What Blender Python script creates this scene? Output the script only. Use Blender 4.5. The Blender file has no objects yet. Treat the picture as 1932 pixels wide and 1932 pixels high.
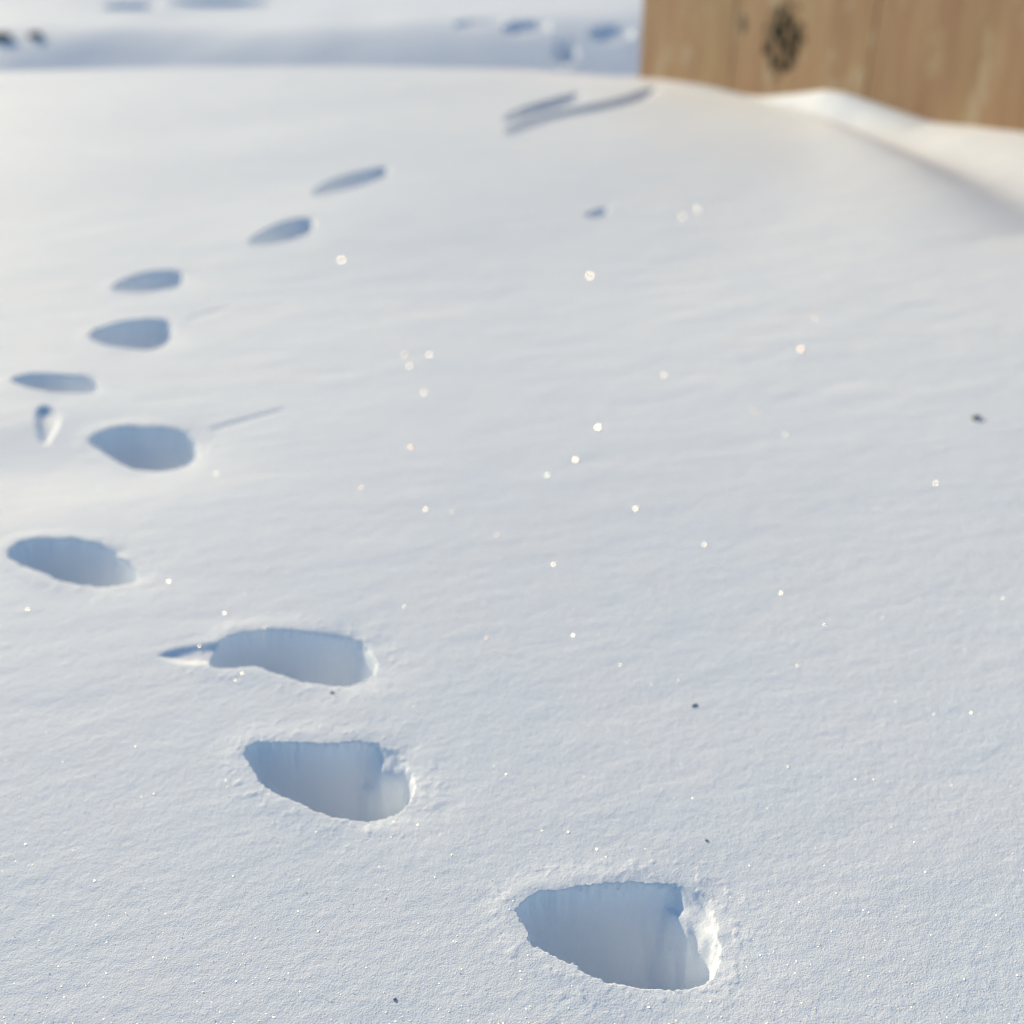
import bpy, math, random
import numpy as np
from math import radians as R

S = bpy.context.scene
C = S.collection
rng = np.random.default_rng(7)
random.seed(7)

# ------------------------------------------------------------------ camera
H, PITCH, F = 0.323, R(29.0), 2044.0            # camera height, tilt down, focal length in px of a 1932 px wide picture
cam_d = bpy.data.cameras.new("camera"); cam = bpy.data.objects.new("camera", cam_d); C.objects.link(cam)
cam.location = (0, 0, H); cam.rotation_euler = (math.pi/2 - PITCH, 0, 0)
cam_d.sensor_width = 36.0; cam_d.lens = 36.0 * F / 1932.0
cam_d.clip_start = 0.01; cam_d.clip_end = 2000
cam_d.dof.use_dof = True
cam_d.dof.focus_distance = 0.395
cam_d.dof.aperture_fstop = cam_d.lens / 5.8
S.camera = cam

# ------------------------------------------------------------------ sky and sun
EL, AZ = R(20.0), R(50.0)                        # sun low on the left, a little towards the far side
sun_dir = np.array([-math.cos(EL)*math.cos(AZ), math.cos(EL)*math.sin(AZ), math.sin(EL)])
W = bpy.data.worlds.new("World"); S.world = W; W.use_nodes = True
nt = W.node_tree; nt.nodes.clear()
sky = nt.nodes.new("ShaderNodeTexSky"); sky.sky_type = 'NISHITA'; sky.sun_disc = False
sky.sun_elevation = EL; sky.sun_rotation = math.atan2(sun_dir[0], sun_dir[1])
sky.air_density = 1.0; sky.dust_density = 0.6; sky.ozone_density = 2.5
bg = nt.nodes.new("ShaderNodeBackground"); bg.inputs[1].default_value = 0.13
wo = nt.nodes.new("ShaderNodeOutputWorld")
tint = nt.nodes.new("ShaderNodeMix"); tint.data_type = 'RGBA'; tint.blend_type = 'MULTIPLY'; tint.inputs[0].default_value = 1
tint.inputs[7].default_value = (0.93, 1.02, 1.06, 1)      # the camera's white balance
nt.links.new(sky.outputs[0], tint.inputs[6]); nt.links.new(tint.outputs[2], bg.inputs[0]); nt.links.new(bg.outputs[0], wo.inputs[0])
sd = bpy.data.lights.new("sun", 'SUN'); sd.energy = 4.8; sd.angle = R(0.55); sd.color = (1.0, 0.82, 0.53)
so = bpy.data.objects.new("sun", sd); C.objects.link(so)
from mathutils import Vector
so.rotation_euler = Vector(sun_dir).to_track_quat('Z', 'Y').to_euler()
so.location = (-4, 3, 4)
S.view_settings.view_transform = 'Standard'; S.view_settings.look = 'None'
S.view_settings.gamma = 1.0; S.view_settings.exposure = 0.06
S.view_settings.use_curve_mapping = False
S.render.engine = 'CYCLES'
S.cycles.use_denoising = True; S.cycles.denoiser = 'OPENIMAGEDENOISE'; S.cycles.denoising_prefilter = 'ACCURATE'
S.cycles.max_bounces = 7; S.cycles.diffuse_bounces = 6
S.cycles.sample_clamp_indirect = 6

# ------------------------------------------------------------------ helpers
def tag(o, label=None, cat=None, group=None, kind=None):
    if label: o["label"] = label
    if cat: o["category"] = cat
    if group: o["group"] = group
    if kind: o["kind"] = kind
    return o

def ray(px, py):
    dx, dy = (px-966.0)/F, (966.0-py)/F
    cp, sp = math.cos(PITCH), math.sin(PITCH)
    return np.array([dx, cp + dy*sp, -sp + dy*cp])

def _hash(ix, iy, seed):
    h = (ix.astype(np.int64)*374761393 + iy.astype(np.int64)*668265263 + seed*1442695041) & 0xffffffff
    h = ((h ^ (h >> 13)) * 1274126177) & 0xffffffff
    h = h ^ (h >> 16)
    return (h & 0xffffff) / float(0xffffff)*2 - 1

def vnoise(x, y, seed=0):
    fx, fy = np.floor(x), np.floor(y)
    ix, iy = fx.astype(np.int64), fy.astype(np.int64)
    tx, ty = x-fx, y-fy
    tx = tx*tx*tx*(tx*(tx*6-15)+10); ty = ty*ty*ty*(ty*(ty*6-15)+10)
    a = _hash(ix, iy, seed); b = _hash(ix+1, iy, seed); c = _hash(ix, iy+1, seed); d = _hash(ix+1, iy+1, seed)
    return (a*(1-tx)+b*tx)*(1-ty) + (c*(1-tx)+d*tx)*ty

def fbm(x, y, seed=0, oct=3, gain=0.5):
    s, a, n = 0, 1.0, 0
    for k in range(oct):
        ca, sa = math.cos(0.7*k), math.sin(0.7*k)
        s = s + a*vnoise((x*ca-y*sa)*2**k, (x*sa+y*ca)*2**k, seed+k*17); n += a; a *= gain
    return s/n

def sstep(t):
    t = np.clip(t, 0, 1); return t*t*(3-2*t)

# ------------------------------------------------------------------ the terrain's height
def hit_plane0(px, py):
    r = ray(px, py); t = -H/r[2]; return np.array([r[0]*t, r[1]*t])

CREST = np.array([hit_plane0(x, y) for x, y in [(-500, 135), (0, 130), (300, 124), (700, 124), (1000, 130), (1200, 150)]])
BL = hit_plane0(1205, 149)                       # foot of the board's left corner
BR = hit_plane0(1932, 276); BR = BR + (BR-BL)*0.02
BD = (BR-BL)/np.linalg.norm(BR-BL); BN = np.array([BD[1], -BD[0]])   # along the board, and out of its face
if BN @ (-BL) < 0: BN = -BN
def board_pt(px, py):
    r = ray(px, py); t = (BL @ BN)/(r[:2] @ BN); p = np.array([r[0]*t, r[1]*t]); return (p-BL) @ BD, H + r[2]*t
SNOWLINE = np.array([board_pt(x, y) for x, y in
    [(1205,147),(1260,150),(1330,160),(1400,177),(1440,182),(1480,178),(1560,169),(1600,176),(1680,204),(1760,230),(1850,239),(1932,248),(2070,268)]])

DENT = hit_plane0(80, 872)
GULLY = np.array([((p-BL) @ BD, (p-BL) @ BN) for p in [hit_plane0(x, y) for x, y in [(1330,172),(1400,184),(1500,206),(1600,232),(1700,264),(1820,306),(1932,352),(2070,412)]]])
def softbank(y, yc, x):
    d = y-yc
    drop = -0.62*sstep(d/0.75)
    y0 = 3.52 - 0.03*x                                # a bank rising beyond the drop, its face towards the camera
    top = 0.46 + 0.055*sstep((x+1.6)/2.6) + 0.012*np.sin(x*2.1+1)
    rise = top*sstep((y-y0)/2.05)*1.0 + 0.018*np.clip(y-y0-1.5, 0, 6)
    return drop + rise

def base(x, y):
    x = np.asarray(x, float); y = np.asarray(y, float)
    z = 0.0028*fbm(x*2.2+y*0.5+3, y*1.6+11, 5, 2)*np.clip(y*1.4, 0.15, 1.3)
    z = z + 0.0022*vnoise(x*3.1-1.2*y, y*2.3+x*0.9, 9)*np.clip(y, 0.25, 1)
    near = np.clip((3.2-y)/1.0, 0, 1)
    yc = np.interp(x, CREST[:, 0], CREST[:, 1])
    z = z - 0.0045*np.exp(-((x-DENT[0])/0.10)**2-((y-DENT[1])/0.055)**2)
    z = z*near + softbank(y, yc, x)
    z = z - 0.050*np.clip(0.75-y, 0, 0.75)**2 + 0.02*np.clip(x, 0, 1)**2*near
    z = z + (1-near)*0.02*fbm(x*1.1, y*0.8, 31, 3)
    # drift piled along the board
    dx, dy = x-BL[0], y-BL[1]
    s, q = dx*BD[0]+dy*BD[1], dx*BN[0]+dy*BN[1]
    zl = np.interp(s, SNOWLINE[:, 0], SNOWLINE[:, 1])
    along = sstep((s+0.12)/0.15)
    qg = np.interp(s, GULLY[:, 0], GULLY[:, 1])
    lift = np.where(q > 0, np.exp(-(np.clip(q, 0, None)/(qg*0.62))**2), 1.0)
    z = z*(1-along*lift) + zl*along*lift
    g = sstep((s-0.22)/0.65)
    e = (q-qg)/np.where(q < qg, qg*0.55, qg*0.42)
    z = z - 0.022*g*np.exp(-e*e)
    z = z + 0.003*g*np.exp(-((q-qg*1.9)/(qg*0.7))**2)
    return z

def ground_pt(px, py):
    r = ray(px, py); z = 0.0
    for _ in range(12):
        t = (z-H)/r[2]; z = 0.5*z + 0.5*float(base(r[0]*t, r[1]*t))
    t = (z-H)/r[2]
    return np.array([r[0]*t, r[1]*t])

# paw prints: rim outline as seen in the picture, thrown onto the snow; depth; width of wall; lip
T = []
def track(poly, depth, wall, lip=0.003, label=None, name="paw_print", soft=1.0, cat="paw print", group="paw prints in the snow", g=0.45, slide=None):
    T.append(dict(px=poly, P=np.array([ground_pt(*p) for p in poly]), D=depth, w=wall, lip=lip, label=label, name=name, g=g, slide=None if slide is None else (ground_pt(*slide[:2]), slide[2], slide[3]), cat=cat, group=group))

track([(966,1715),(1000,1690),(1060,1676),(1130,1668),(1215,1662),(1290,1668),(1345,1690),(1356,1730),(1359,1785),(1352,1832),(1325,1857),(1280,1869),(1215,1866),(1150,1855),(1108,1838),(1085,1820),(1040,1803),(1000,1783),(990,1750)],
      0.062, 0.012, 0.004, "deep paw print nearest the camera, with crumbly lit ridges on its right wall", g=0.8, slide=(1318,1712,0.0145,0.88))
track([(462,1412),(485,1400),(560,1401),(640,1402),(700,1397),(748,1412),(774,1440),(786,1485),(770,1516),(750,1533),(700,1545),(650,1547),(600,1536),(560,1516),(520,1497),(485,1472),(468,1440)],
      0.056, 0.012, 0.004, "deep paw print with a straight far edge and rounded near edge, second from the camera", g=0.8, slide=(748,1425,0.0120,0.84))
track([(384,1258),(410,1215),(440,1195),(500,1188),(560,1190),(620,1193),(672,1203),(708,1228),(716,1262),(692,1284),(640,1292),(580,1286),(520,1270),(480,1257),(430,1262)],
      0.048, 0.012, 0.004, "long paw print with a shallow drag mark running out to its left", slide=(712,1215,0.010,0.7))
track([(10,1050),(22,1028),(60,1017),(130,1015),(180,1019),(218,1040),(254,1064),(264,1086),(238,1102),(180,1104),(120,1097),(80,1081),(30,1064)],
      0.046, 0.012, 0.004, "slanted paw print at the left edge, alone between the middle and near prints")
track([(160,830),(190,815),(230,804),(300,806),(345,808),(372,830),(376,855),(350,878),(310,888),(250,886),(215,868),(190,850)],
      0.046, 0.012, 0.005, "wide paw print beside the pale shallow smudge, pointed at its left end")
track([(14,716),(50,705),(110,705),(170,710),(188,721),(183,736),(150,741),(90,739),(40,729)],
      0.042, 0.012, 0.004, "narrow flat paw print just above the shallow smudge at the left edge")
track([(162,632),(190,617),(240,604),(300,600),(326,607),(329,630),(308,653),(270,660),(210,655),(178,644)],
      0.046, 0.013, 0.004, "rounded paw print directly below the slim print where the trail bends")
track([(206,547),(230,527),(270,514),(320,509),(346,513),(350,527),(332,541),(280,550),(230,552)],
      0.042, 0.013, 0.004, "slim oval paw print at the bend, where the trail turns towards the right")
track([(466,458),(490,437),(530,420),(570,411),(596,413),(594,431),(562,449),(520,459),(480,464)],
      0.042, 0.013, 0.003, "pointed leaf shaped paw print, second last of the trail before the wooden boards")
track([(584,366),(608,347),(650,330),(700,319),(736,314),(731,330),(692,348),(640,361),(600,371)],
      0.040, 0.013, 0.002, "farthest single paw print of the trail, thin and tilted up to the right")
track([(944,224),(980,203),(1040,186),(1090,174),(1108,178),(1064,199),(1000,218),(958,232)],
      0.022, 0.020, 0.002, "upper of two long drag marks near the foot of the boards", "drag_mark", cat="drag mark", group="drag marks by the boards")
track([(946,248),(985,228),(1050,210),(1120,196),(1180,181),(1238,160),(1250,168),(1205,192),(1130,209),(1060,222),(1000,241),(960,257)],
      0.022, 0.020, 0.002, "lower and longer of two drag marks near the foot of the boards", "drag_mark", cat="drag mark", group="drag marks by the boards")
track([(62,772),(80,762),(108,766),(122,790),(106,820),(90,842),(72,838),(64,812)],
      0.0042, 0.03, 0.0, "pale shallow smudge in the snow to the left of the wide print", "snow_dent", cat="dent")
track([(1096,410),(1112,398),(1145,390),(1154,398),(1130,412)],
      0.007, 0.010, 0.0, "small lone dent in the smooth snow right of the trail", "snow_dent", cat="dent")
track([(286,1238),(320,1222),(375,1212),(420,1208),(450,1216),(446,1244),(430,1256),(384,1259),(350,1258),(312,1251)],
      0.0020, 0.012, 0.0, "shallow drag mark running into the left end of the long print", "drag_mark", cat="drag mark", group=None)
track([(340,602),(380,588),(440,574),(446,578),(392,598),(352,607)],
      0.0008, 0.02, 0.0, "faint shallow scratch right of the rounded paw print", "drag_mark", cat="drag mark", group=None)

track([(386,808),(450,790),(540,766),(546,774),(462,800),(396,816)],
      0.0008, 0.02, 0.0, "faint drag line trailing off to the right of the wide print", "drag_mark", cat="drag mark", group=None)

def bank_pt(px, py):                              # first hit on the far bank
    r = ray(px, py); ts = np.linspace(3.2, 12, 3000)/r[1]
    z = base(r[0]*ts, r[1]*ts); i = np.argmax(H + r[2]*ts < z)
    return np.array([r[0]*ts[i], r[1]*ts[i]])
FAR = [(1065, 98, 0.055, 0.11, 0.09, "dark round hole in the shaded bank left of the boards"),
       (992, 50, 0.11, 0.10, 0.024, "shallow hollow on the bank, upper left of the dark hole"),
       (1152, 62, 0.10, 0.10, 0.024, "shallow hollow on the bank beside the edge of the boards"),
       (905, 42, 0.12, 0.10, 0.015, "faint hollow farthest left of those on the shaded bank"),
       (420, 7, 0.30, 0.22, 0.05, "long shallow hollow on the lit top of the far bank"),
       (250, 12, 0.16, 0.18, 0.03, "small shallow hollow on the lit top of the bank, at the far left")]
for px, py, ax, ay, dep, lab in FAR:
    c = bank_pt(px, py); n = 16
    P = np.array([[c[0]+ax*math.cos(k*2*math.pi/n)*(1+.15*math.sin(3*k)), c[1]+ay*math.sin(k*2*math.pi/n)] for k in range(n)])
    T.append(dict(px=None, P=P, D=dep, w=0.02, lip=0.0, label=lab, name="snow_hollow", g=0.3, slide=None, cat="hollow", group="hollows in the far bank"))

def poly_sd(P, x, y):                            # signed distance, positive inside
    d = np.full(x.shape, 1e9); ins = np.zeros(x.shape, bool)
    n = len(P)
    for i in range(n):
        a, b = P[i], P[(i+1) % n]
        ex, ey = b-a
        wx, wy = x-a[0], y-a[1]
        t = np.clip((wx*ex+wy*ey)/(ex*ex+ey*ey), 0, 1)
        d = np.minimum(d, (wx-ex*t)**2+(wy-ey*t)**2)
        c1 = (a[1] <= y) & (b[1] > y); c2 = (a[1] > y) & (b[1] <= y)
        cr = ex*wy - ey*wx
        ins ^= (c1 & (cr > 0)) | (c2 & (cr < 0))
    return np.sqrt(d)*np.where(ins, 1, -1)

def smooth_poly(P, it=2):
    for _ in range(it):
        Q = []
        for i in range(len(P)):
            a, b = P[i], P[(i+1) % len(P)]
            Q += [a*0.75+b*0.25, a*0.25+b*0.75]
        P = np.array(Q)
    return P

# ------------------------------------------------------------------ the snow sheet
# rows: one per ~0.75 px of depression angle inside the view, coarse elsewhere
ang0, ang1, NR = R(57.5), R(5.2), 1560
rows = H/np.tan(np.linspace(ang0, ang1, NR))
back = np.concatenate([np.linspace(-3.0, 0.0, 24), np.linspace(0.02, rows[0]-0.002, 90)])
frnt = np.concatenate([np.linspace(rows[-1]+0.015, 12, 300), np.geomspace(12.3, 900, 60)])
ys = np.concatenate([back, rows, frnt])
ud = np.linspace(-0.45, 0.45, 1240)
uo = 0.45 + np.geomspace(0.0012, 7.0, 110)
us = np.concatenate([-uo[::-1], ud, uo])
U, Y = np.meshgrid(us, ys)
X = U*(np.maximum(Y, 0)+0.18)
nr, nc = X.shape
Z = base(X, Y)
fade = 1/(1+(Y/1.3)**2)
# wind-combed grain, stretched along a direction that runs slightly up to the right
ca, sa = math.cos(R(14)), math.sin(R(14))
A_, B_ = X*ca+Y*sa, -X*sa+Y*ca
Z += 0.00032*fbm(A_/0.055, B_/0.020, 41, 3)*np.clip(Y*1.3, .35, 1.5)*(Y < 3.2)
Z += 0.00010*fbm(A_/0.012, B_/0.006, 51, 3)*np.clip(fade*1.2, 0, 1)
Z += 0.00008*fbm(X/0.0032, Y/0.0027, 61, 3, 0.65)*np.clip(1.25-Y/0.9, 0, 1)
owner = np.full(X.shape, -1, np.int16)
for k, t in enumerate(T):
    P = smooth_poly(t["P"]); c = P.mean(0); m = 0.05 + t["w"]*2
    r0, r1 = np.searchsorted(ys, [P[:, 1].min()-m, P[:, 1].max()+m])
    x0, x1 = P[:, 0].min()-m, P[:, 0].max()+m
    sl = (slice(r0, r1), slice(None))
    xs, yy = X[sl], Y[sl]
    cm = np.where(((xs > x0) & (xs < x1)).any(0))[0]
    sl = (slice(r0, r1), slice(cm[0], cm[-1]+1)); xs, yy = X[sl], Y[sl]
    sc = min(1.0, t["D"]/0.03)
    d = poly_sd(P, xs, yy)
    fade_in = np.exp(-(np.clip(d, 0, None)/0.003)**2)
    d = d + fade_in*sc*(0.0015*fbm(xs/0.009, yy/0.009, 71+k, 3, .55) + 0.0005*vnoise(xs/0.0016, yy/0.0016, 81+k))
    th = np.arctan2(yy-c[1], xs-c[0])
    right = np.clip(0.5+0.55*np.cos(th+0.15), 0, 1)**2
    fr = np.clip(np.cos(th-R(38)), 0, 1)**3*t["g"]          # the side where the snow slid in
    far = np.clip(np.sin(th), 0, 1)**2
    w = t["w"]*(0.55 + 0.0*right + 0.75*far + 0.9*fr)
    prof = 1-np.exp(-np.clip(d, 0, None)**1.35/(w**1.35)*1.5)
    # crumbled ridges running down the right wall
    # the bottom of the print is packed round, without creases
    def blur(a, ax, sig):
        if sig < 0.4: return a
        kk = np.arange(-int(3*sig)-1, int(3*sig)+2); kk_w = np.exp(-(kk/sig)**2/2); kk_w /= kk_w.sum()
        o_ = np.zeros_like(a); n_ = a.shape[ax]
        for q_, w_q in zip(kk, kk_w):
            o_ += w_q*np.take(a, np.clip(np.arange(n_)+q_, 0, n_-1), axis=ax)
        return o_
    sx = float(np.median(np.diff(xs, axis=1))); sy = float(np.median(np.diff(yy, axis=0)))
    pb_ = blur(blur(prof, 1, 0.007/sx), 0, 0.007/sy)
    m_ = sstep((d-0.001)/0.006); prof = prof*(1-m_) + pb_*m_
    if t["slide"]:
        c_s, r_s, k_s = t["slide"]
        ex, ey = xs-c_s[0], yy-c_s[1]
        fing = fbm((ex*0.9+ey*0.35)/0.0045, (ey*0.9-ex*0.35)/0.016, 141+k, 3, .55)
        sl_ = sstep(1.5 - np.hypot(ex, ey)/r_s + 0.45*fing)
        sl_ = 0.6*sl_ + 0.4*blur(blur(sl_, 1, 0.0014/sx), 0, 0.0014/sy)
        prof = prof*(1-k_s*sl_); Z_extra = 0.0009*sl_*np.clip(d/0.004, 0, 1)*fing
    else: Z_extra = 0
    m2 = sstep((d-0.0008)/0.003); prof = prof*(1-m2) + blur(blur(prof, 1, 0.0011/sx), 0, 0.0011/sy)*m2
    if t["D"] < 0.014: prof = sstep(d/(0.75*d.max()))           # a shallow dent is a soft bowl
    wall = np.exp(-((d-w*0.55)/(w*0.4))**2)*np.clip(fr*1.3+0.06, 0, 1)
    ridg = fbm(th*3.2+5, d/0.02, 91+k, 2) + 0.5*fbm(xs/0.006, yy/0.006, 95+k, 2)
    floor = 0.0012*fbm(xs/0.02, yy/0.02, 99+k, 2)
    dz = -t["D"]*prof + wall*0.0008*sc*ridg
    out = np.clip(-d, 0, None)
    lipz = t["lip"]*(0.35*np.exp(-((out-0.004)/0.006)**2)*(1-right) - 0.9*right*np.exp(-out/0.013)*(1+0.4*fbm(xs/0.012, yy/0.012, 105+k, 2)))*0.6
    Z[sl] += dz + Z_extra + lipz*0.55
    # crumbs thrown out round the rim
    Z[sl] += sc*0.00018*np.clip(fbm(xs/0.0035, yy/0.0035, 111+k, 2)*2-0.4, 0, 1)*np.exp(-((d+0.006)/0.009)**2)*(yy < .8)
    ow = owner[sl]; ow[(d > 0) & (ow < 0)] = k

verts = np.stack([X.ravel(), Y.ravel(), Z.ravel()], 1)
# smooth normals of the whole sheet, kept on every piece so that no seam shows
dPu = np.zeros((nr, nc, 3)); dPv = np.zeros((nr, nc, 3))
G = verts.reshape(nr, nc, 3)
dPu[:, 1:-1] = G[:, 2:]-G[:, :-2]; dPu[:, 0] = G[:, 1]-G[:, 0]; dPu[:, -1] = G[:, -1]-G[:, -2]
dPv[1:-1] = G[2:]-G[:-2]; dPv[0] = G[1]-G[0]; dPv[-1] = G[-1]-G[-2]
N = np.cross(dPu, dPv); N /= np.linalg.norm(N, axis=2, keepdims=True); N = N.reshape(-1, 3)
idx = np.arange(nr*nc).reshape(nr, nc)
quads = np.stack([idx[:-1, :-1], idx[:-1, 1:], idx[1:, 1:], idx[1:, :-1]], 2).reshape(-1, 4)
fown = owner[:-1, :-1].ravel()

def grid_piece(name, sel, mat, origin=None):
    q = quads[sel]; used, inv = np.unique(q, return_inverse=True); q = inv.reshape(-1, 4)
    v = verts[used].copy(); n = N[used]
    org = np.zeros(3) if origin is None else np.array(origin, float)
    v -= org
    me = bpy.data.meshes.new(name)
    me.vertices.add(len(v)); me.vertices.foreach_set("co", v.astype(np.float32).ravel())
    me.loops.add(q.size); me.loops.foreach_set("vertex_index", q.astype(np.int32).ravel())
    me.polygons.add(len(q)); me.polygons.foreach_set("loop_start", np.arange(0, q.size, 4, dtype=np.int32))
    me.update(calc_edges=True)
    me.polygons.foreach_set("use_smooth", np.ones(len(q), bool))
    me.normals_split_custom_set_from_vertices(n.astype(np.float32))
    me.materials.append(mat)
    o = bpy.data.objects.new(name, me); o.location = org; C.objects.link(o)
    return o

# ------------------------------------------------------------------ materials
def newmat(name):
    m = bpy.data.materials.new(name); m.use_nodes = True
    n = m.node_tree.nodes; l = m.node_tree.links
    return m, n, l, n["Principled BSDF"]

def snow_material():
    m, n, l, b = newmat("snow")
    g = n.new("ShaderNodeNewGeometry")
    b.inputs["Base Color"].default_value = (0.88, 0.90, 0.925, 1)
    b.inputs["Roughness"].default_value = 0.7
    b.inputs["Specular IOR Level"].default_value = 0.08
    def noise(scale, detail, rough=0.6):
        t = n.new("ShaderNodeTexNoise"); t.inputs["Scale"].default_value = scale
        t.inputs["Detail"].default_value = detail; t.inputs["Roughness"].default_value = rough
        l.new(g.outputs["Position"], t.inputs["Vector"]); return t
    # packed and loose patches differ slightly in tone
    c = noise(14, 3); r = n.new("ShaderNodeValToRGB")
    r.color_ramp.elements[0].position = 0.35; r.color_ramp.elements[0].color = (0.865, 0.912, 0.945, 1)
    r.color_ramp.elements[1].position = 0.65; r.color_ramp.elements[1].color = (0.90, 0.925, 0.945, 1)
    l.new(c.outputs["Fac"], r.inputs["Fac"]); l.new(r.outputs["Color"], b.inputs["Base Color"])
    f1 = noise(1500, 2, .7); f2 = noise(380, 2, .6)
    b1 = n.new("ShaderNodeBump"); b1.inputs["Strength"].default_value = 0.65; b1.inputs["Distance"].default_value = 0.0004
    b2 = n.new("ShaderNodeBump"); b2.inputs["Strength"].default_value = 0.16; b2.inputs["Distance"].default_value = 0.0009
    l.new(f2.outputs["Fac"], b2.inputs["Height"]); l.new(f1.outputs["Fac"], b1.inputs["Height"])
    l.new(b2.outputs["Normal"], b1.inputs["Normal"]); l.new(b1.outputs["Normal"], b.inputs["Normal"])
    return m
SNOW = snow_material()

sheet = grid_piece("snow", fown < 0, SNOW); tag(sheet, kind="structure")
for k, t in enumerate(T):
    sel = fown == k
    if sel.sum() < 4: print("EMPTY", t["label"]); continue
    c = t["P"].mean(0)
    o = grid_piece(t["name"], sel, SNOW, (c[0], c[1], float(base(c[0], c[1]))-t["D"]))
    tag(o, t["label"], t["cat"], t["group"])

# ------------------------------------------------------------------ wooden boards
def mesh_obj(name, v, f, mat, parent=None, smooth=False):
    me = bpy.data.meshes.new(name); me.from_pydata([tuple(p) for p in v], [], f); me.update()
    if smooth: me.polygons.foreach_set("use_smooth", [True]*len(me.polygons))
    me.materials.append(mat)
    o = bpy.data.objects.new(name, me); C.objects.link(o); o.parent = parent
    return o

sk, kz = board_pt(1477, 75)                      # where the dark knot sits
sk2, kz2 = board_pt(1403, 45)
def wood_material():
    m, n, l, b = newmat("weathered_wood")
    tc = n.new("ShaderNodeTexCoord"); L = tc.outputs["Object"]
    oi = n.new("ShaderNodeObjectInfo")
    off = n.new("ShaderNodeVectorMath"); off.operation = 'ADD'
    l.new(L, off.inputs[0]); l.new(oi.outputs["Location"], off.inputs[1])
    # local axes of the boards: x along the wall, z up
    def mapped(sx, sy, sz):
        mp = n.new("ShaderNodeMapping"); mp.inputs["Scale"].default_value = (sx, sy, sz); l.new(L, mp.inputs["Vector"]); return mp.outputs[0]
    def noise(vec, scale, detail, rough=.6, dist=0):
        t = n.new("ShaderNodeTexNoise"); t.inputs["Scale"].default_value = scale; t.inputs["Detail"].default_value = detail
        t.inputs["Roughness"].default_value = rough; t.inputs["Distortion"].default_value = dist; l.new(vec, t.inputs["Vector"]); return t.outputs["Fac"]
    def ramp(fac, stops):
        r = n.new("ShaderNodeValToRGB"); e = r.color_ramp.elements
        e[0].position, e[0].color = stops[0][0], (*stops[0][1], 1); e[1].position, e[1].color = stops[-1][0], (*stops[-1][1], 1)
        for p, c in stops[1:-1]:
            q = e.new(p); q.color = (*c, 1)
        l.new(fac, r.inputs["Fac"]); return r.outputs["Color"]
    def mix(fac, a, bcol, mode='MIX'):
        x = n.new("ShaderNodeMix"); x.data_type = 'RGBA'; x.blend_type = mode
        if isinstance(fac, float): x.inputs[0].default_value = fac
        else: l.new(fac, x.inputs[0])
        l.new(a, x.inputs[6])
        if isinstance(bcol, tuple): x.inputs[7].default_value = (*bcol, 1)
        else: l.new(bcol, x.inputs[7])
        return x.outputs[2]
    streak = noise(mapped(26, 26, 3.0), 1, 5, .65, .4)
    col = ramp(streak, [(0.25, (0.38, 0.235, 0.135)), (0.45, (0.50, 0.32, 0.18)), (0.6, (0.57, 0.38, 0.215)), (0.78, (0.66, 0.48, 0.30))])
    fine = noise(mapped(160, 160, 6), 1, 3, .6, .3)
    col = mix(0.55, col, ramp(fine, [(0.3, (0.72, 0.68, 0.62)), (0.7, (1.0, 1.0, 1.0))]), 'MULTIPLY')
    big = noise(mapped(7, 7, 2.2), 1, 2)
    col = mix(0.35, col, ramp(big, [(0.35, (0.50, 0.28, 0.17)), (0.65, (0.60, 0.44, 0.23))]))
    pale = noise(mapped(22, 22, 9), 1, 2)
    pf = n.new("ShaderNodeMapRange"); pf.inputs[1].default_value = .56; pf.inputs[2].default_value = .68; pf.inputs[4].default_value = 0.5; l.new(pale, pf.inputs[0])
    col = mix(pf.outputs[0], col, (0.66, 0.57, 0.38))
    # knots: broken dark ellipses
    def knot(cx, cz, rx, rz, dark, patchy):
        sub = n.new("ShaderNodeVectorMath"); sub.operation = 'SUBTRACT'; l.new(L, sub.inputs[0]); sub.inputs[1].default_value = (cx, 0, cz)
        mp = n.new("ShaderNodeVectorMath"); mp.operation = 'MULTIPLY'; l.new(sub.outputs[0], mp.inputs[0]); mp.inputs[1].default_value = (1/rx, 0, 1/rz)
        ln = n.new("ShaderNodeVectorMath"); ln.operation = 'LENGTH'; l.new(mp.outputs[0], ln.inputs[0])
        return ln.outputs["Value"]
    def mathn(op, a, bb):
        x = n.new("ShaderNodeMath"); x.operation = op
        for i, v in enumerate((a, bb)):
            if isinstance(v, (int, float)): x.inputs[i].default_value = v
            else: l.new(v, x.inputs[i])
        return x.outputs[0]
    def mr(v, a, bq, c, d):
        x = n.new("ShaderNodeMapRange"); x.interpolation_type = 'SMOOTHSTEP'
        for i, q in zip((1, 2, 3, 4), (a, bq, c, d)): x.inputs[i].default_value = q
        l.new(v, x.inputs[0]); return x.outputs[0]
    kn = noise(mapped(60, 60, 48), 1, 3, .6)
    dist = mathn('ADD', knot(sk, kz, 0.050, 0.060, 0, 0), mathn('MULTIPLY', mathn('SUBTRACT', kn, 0.5), 1.6))
    ring = mr(dist, 0.85, 1.15, 1, 0)
    kn2 = noise(mapped(52, 52, 30), 1, 1, .5)
    hole = mr(kn2, 0.47, 0.60, 1, 0.3)
    col = mix(mathn('MULTIPLY', ring, hole), col, (0.030, 0.024, 0.010))
    d2 = mathn('ADD', knot(sk2, kz2, 0.012, 0.018, 0, 0), mathn('MULTIPLY', mathn('SUBTRACT', kn, 0.5), 1.2))
    col = mix(mr(d2, .6, 1.3, .75, 0), col, (0.10, 0.055, 0.03))
    col = mix(1.0, col, (1.0, 0.935, 0.88), 'MULTIPLY')
    l.new(col, b.inputs["Base Color"]); b.inputs["Roughness"].default_value = 0.75; b.inputs["Specular IOR Level"].default_value = 0.25
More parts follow.
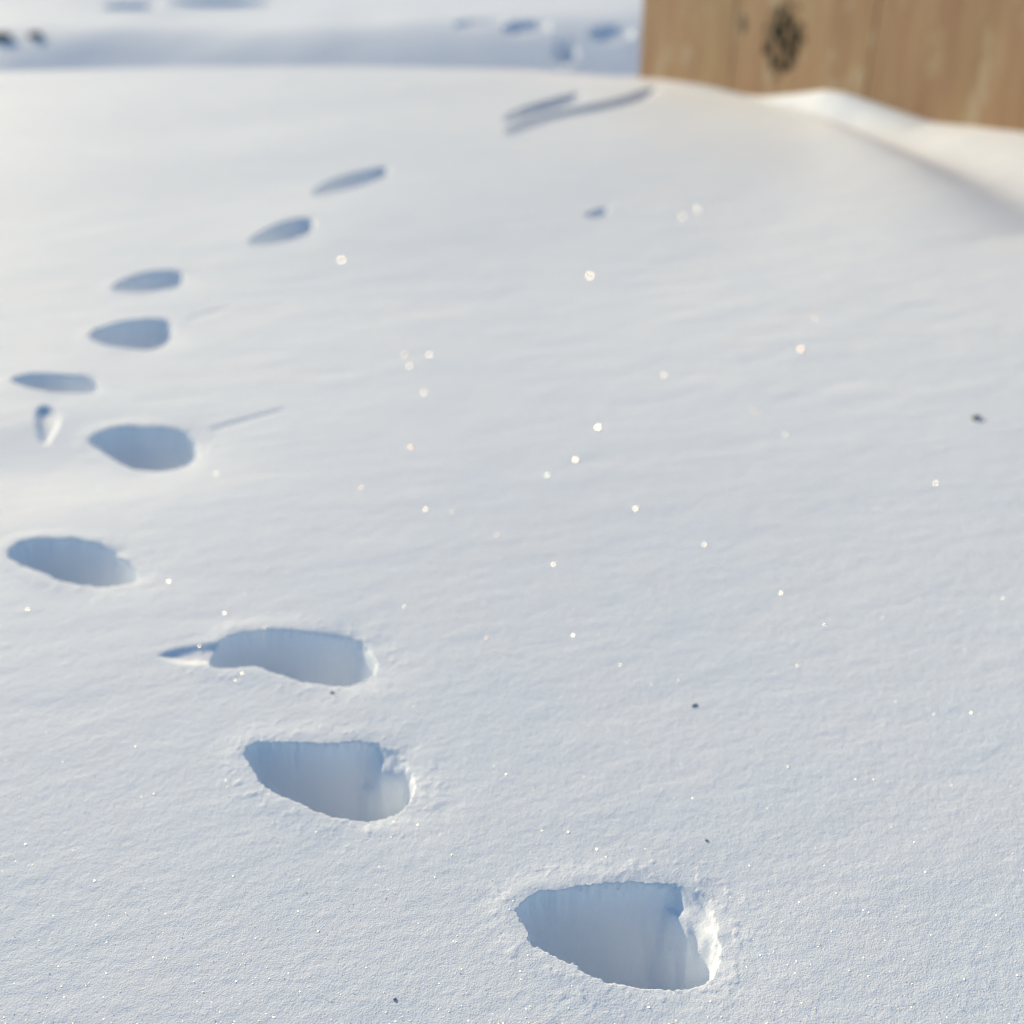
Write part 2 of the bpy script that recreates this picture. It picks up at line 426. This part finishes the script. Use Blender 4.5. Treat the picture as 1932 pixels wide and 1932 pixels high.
    bp = n.new("ShaderNodeBump"); bp.inputs["Strength"].default_value = 0.5; bp.inputs["Distance"].default_value = 0.0015
    l.new(fine, bp.inputs["Height"]); l.new(bp.outputs["Normal"], b.inputs["Normal"])
    return m
WOOD = wood_material()

wall = bpy.data.objects.new("board_wall", None); C.objects.link(wall)
wall.location = (BL[0], BL[1], 0); wall.rotation_euler = (0, 0, math.atan2(BD[1], BD[0]))
tag(wall, "light brown wooden board wall with a dark knot standing in the snow at upper right", "wooden wall")
def plank(x0, x1, y0, y1, z0, z1, bev=0.0012, nz=1):
    v = []
    b = bev
    ring = [(x0+b, y0), (x1-b, y0), (x1, y0+b), (x1, y1-b), (x1-b, y1), (x0+b, y1), (x0, y1-b), (x0, y0+b)]
    for z in (z0, z1-b): v += [(x, y, z) for x, y in ring]
    cx, cy = (x0+x1)/2, (y0+y1)/2
    v += [(x+(b if x < cx else -b), y+(b if y < cy else -b), z1) for x, y in ring]
    f = [tuple(range(7, -1, -1)), tuple(range(16, 24))]
    for L0 in (0, 8):
        for i in range(8): f.append((L0+i, L0+(i+1) % 8, L0+8+(i+1) % 8, L0+8+i))
    return v, f
s_j1 = board_pt(1380, 120)[0]; s_j2 = board_pt(1640, 120)[0]
edges = [0.0, s_j1, s_j2]; w_ = s_j2-s_j1
while edges[-1] < 1.9: edges.append(edges[-1]+w_*random.uniform(.94, 1.05))
ysign = 1.0   # local +y points away from the camera when the face normal is BN
ly = np.array([-math.sin(wall.rotation_euler[2]), math.cos(wall.rotation_euler[2])])
ysign = -1.0 if ly @ BN > 0 else 1.0
for i in range(len(edges)-1):
    y0, y1 = sorted((0.0005*(i % 3)*ysign, 0.026*ysign))
    v, f = plank(edges[i]+(0.0009 if i else 0), edges[i+1]-0.0009, y0, y1, -0.30, 0.46-0.003*(i % 2))
    mesh_obj("plank", v, f, WOOD, wall)
# a flat rail along the back and the return side of the box, going away from the camera
y0, y1 = sorted((0.028*ysign, 0.062*ysign)); v, f = plank(0.03, edges[-1]-0.02, y0, y1, 0.30, 0.39); mesh_obj("rail", v, f, WOOD, wall)
e = 0.028
for i in range(7):
    y0, y1 = sorted(((e+0.002+0.17*i)*ysign, (e+0.17*(i+1))*ysign)); v, f = plank(0.002, 0.026, y0, y1, -0.55, 0.46-0.002*(i % 2)); mesh_obj("plank", v, f, WOOD, wall)

# ------------------------------------------------------------------ ice crystals that catch the sun
def on_snow(px, py):
    p = ground_pt(px, py); x, y = p
    j = int(np.clip(np.searchsorted(ys, y), 1, nr-1)); u = x/(max(y, 0)+.18)
    i = int(np.clip(np.searchsorted(us, u), 1, nc-1))
    return np.array([x, y, Z[j, i]]), owner[j, i]
def crystals(spots, name):
    V, Fc = [], []
    for p, r, tilt in spots:
        view = np.array([0, 0, H])-p; view /= np.linalg.norm(view)
        h = view+sun_dir; h /= np.linalg.norm(h)
        h = h + rng.normal(0, tilt, 3); h /= np.linalg.norm(h)
        a = np.cross(h, [0.3, 0.2, 1]); a /= np.linalg.norm(a); b = np.cross(h, a)
        i0 = len(V); th = r*0.25; rot = rng.uniform(0, 6.28)
        for s in (-1, 1):
            for k in range(6):
                an = rot+k*math.pi/3
                V.append(p + a*r*math.cos(an) + b*r*math.sin(an) + h*th*s + np.array([0, 0, r*0.35]))
        Fc.append(tuple(i0+5-k for k in range(6))); Fc.append(tuple(i0+6+k for k in range(6)))
        for k in range(6): Fc.append((i0+k, i0+(k+1) % 6, i0+6+(k+1) % 6, i0+6+k))
    m, n, l, pb = newmat("ice")
    n.remove(pb)
    gl = n.new("ShaderNodeBsdfGlossy"); gl.inputs["Roughness"].default_value = 0.50
    g = n.new("ShaderNodeNewGeometry"); r = n.new("ShaderNodeValToRGB"); e = r.color_ramp.elements
    e[0].position = 0; e[0].color = (.5, .38, .30, 1); e[1].position = 1; e[1].color = (.9, 1, .88, 1)
    q = e.new(.3); q.color = (.4, .4, .36, 1); q = e.new(.75); q.color = (1, .95, .85, 1)
    l.new(g.outputs["Random Per Island"], r.inputs["Fac"]); l.new(r.outputs["Color"], gl.inputs["Color"])
    l.new(gl.outputs[0], n["Material Output"].inputs["Surface"])
    o = mesh_obj(name, V, Fc, m); tag(o, "tiny ice crystals glinting in the sun all over the snow", "ice crystals", kind="stuff")
    return o
BR_ = [(645,491,2),(1113,522,2),(1288,410,2),(1511,660,2.6),(773,692,1.6),(811,670,1),(763,670,1),(800,742,.8),(1253,708,1),(1128,807,1.7),(774,845,1.6),(1086,868,2.2),
       (1032,897,.8),(681,921,1.2),(803,961,1.4),(854,966,.8),(1199,961,1.4),(938,1011,1),(1044,1065,1.1),(1329,1028,1.6),(1473,1119,1.4),(318,1097,1.7),(763,1145,1.4),
       (423,1157,1.2),(499,1186,1.4),(376,1219,1.2),(1081,1199,1.6),(918,1203,1.4),(1504,1257,1.4),(1170,1255,.8),(1482,820,1),(1538,601,.8),(1423,777,.6),(408,895,.9),(52,1150,.9),
       (256,1409,1.2),(955,1461,1.3),(1486,1447,1.3),(1762,1348,1.2),(1072,1570,1.4),(1126,1602,1.4),(852,1613,1.1),(788,1555,1.1),(178,1662,1.2),(48,1593,1.2),(1224,1900,1.2),
       (1648,1471,1.1),(1892,1128,.8),(1765,913,.8),(1280,1285,.9),(444,1284,1.1),(457,1272,1.2),(1556,1180,.7),(1665,1166,.8),(290,1498,1),(440,1653,1),(600,1757,1),(1832,1345,1),(1316,396,1)]
spots = []
for px, py, b in BR_:
    p, ow = on_snow(px, py); spots.append((p, (0.00024+0.00030*float(sstep((p[1]-.35)/.5)))*math.sqrt(b)*(0.75+p[1]*1.1), 0.03))
n_r = 0
while n_r < 1500:
    px, py = random.uniform(-150, 2080), 1932*(1-random.random()**1.7*0.62)
    p, ow = on_snow(px, py)
    if ow >= 0: continue
    spots.append((p, random.uniform(0.00010, 0.00021), 0.25)); n_r += 1
crystals(spots, "ice_crystals")

# ------------------------------------------------------------------ small dark debris
def debris_material(c1, c2):
    m, n, l, b = newmat("debris"); g = n.new("ShaderNodeNewGeometry")
    t = n.new("ShaderNodeTexNoise"); t.inputs["Scale"].default_value = 60; l.new(g.outputs["Position"], t.inputs["Vector"])
    r = n.new("ShaderNodeValToRGB"); r.color_ramp.elements[0].color = (*c1, 1); r.color_ramp.elements[1].color = (*c2, 1)
    r.color_ramp.elements[0].position = .35; r.color_ramp.elements[1].position = .65
    l.new(t.outputs["Fac"], r.inputs["Fac"]); l.new(r.outputs["Color"], b.inputs["Base Color"]); b.inputs["Roughness"].default_value = .85
    return m
DEB = debris_material((0.20, 0.16, 0.12), (0.36, 0.30, 0.23))
STONE = debris_material((0.07, 0.075, 0.06), (0.22, 0.21, 0.17))
def lump(name, c, rx, ry, rz, mat, seed, rz_=0.0):
    V, Fc = [], []; nu, nv = 14, 8; rr = random.Random(seed); ph = [rr.uniform(0, 6.28) for _ in range(6)]
    for j in range(nv+1):
        v = math.pi*j/nv
        for i in range(nu):
            u = 2*math.pi*i/nu
            k = 1+.13*math.sin(2*u+ph[0])*math.sin(v)+.10*math.sin(3*u+ph[1]+2*v)*math.sin(v)+.07*math.sin(5*v+ph[2]+u)*math.sin(v)
            V.append((rx*k*math.sin(v)*math.cos(u), ry*k*math.sin(v)*math.sin(u), rz*k*math.cos(v)))
    for j in range(nv):
        for i in range(nu): Fc.append((j*nu+i, (j+1)*nu+i, (j+1)*nu+(i+1) % nu, j*nu+(i+1) % nu))
    o = mesh_obj(name, V, Fc, mat, smooth=True); o.location = c; o.rotation_euler = (0, 0, rz_)
    return o
for px, py, a, b2, lab in [(1841, 790, .0042, .0020, "dark seed husk lying alone on the snow at the right"),
                     (626, 1305, .0009, .0006, "tiny dark speck just below the long print with the drag mark"),
                     (1310, 1331, .0018, .0005, "thin brown fleck on the smooth snow right of the middle"),
                     (745, 1886, .0006, .0004, "tiny dark speck near the bottom edge of the picture"),
                     (1333, 1586, .0006, .0004, "tiny dark speck above the nearest paw print")]:
    p, _ = on_snow(px, py)
    o = lump("seed_husk", (p[0], p[1], p[2]+b2*.45), a, b2, b2*.8, DEB, int(px), 0.5); tag(o, lab, "seed husk", "dark flecks lying on the snow")
for px, py, r, lab in [(68, 70, .032, "grey stone poking out of the far bank, right of its neighbour"),
                       (4, 74, .040, "grey stone poking out of the far bank at the left edge")]:
    c = bank_pt(px, py); z = float(base(c[0], c[1]))
    o = lump("stone", (c[0], c[1], z+r*.2), r*1.1, r, r*.55, STONE, int(px)); tag(o, lab, "stone", "stones on the far bank")
print("VERTS", nr*nc, "board", BL, BR, "crest", CREST.tolist(), "knot", sk, kz)
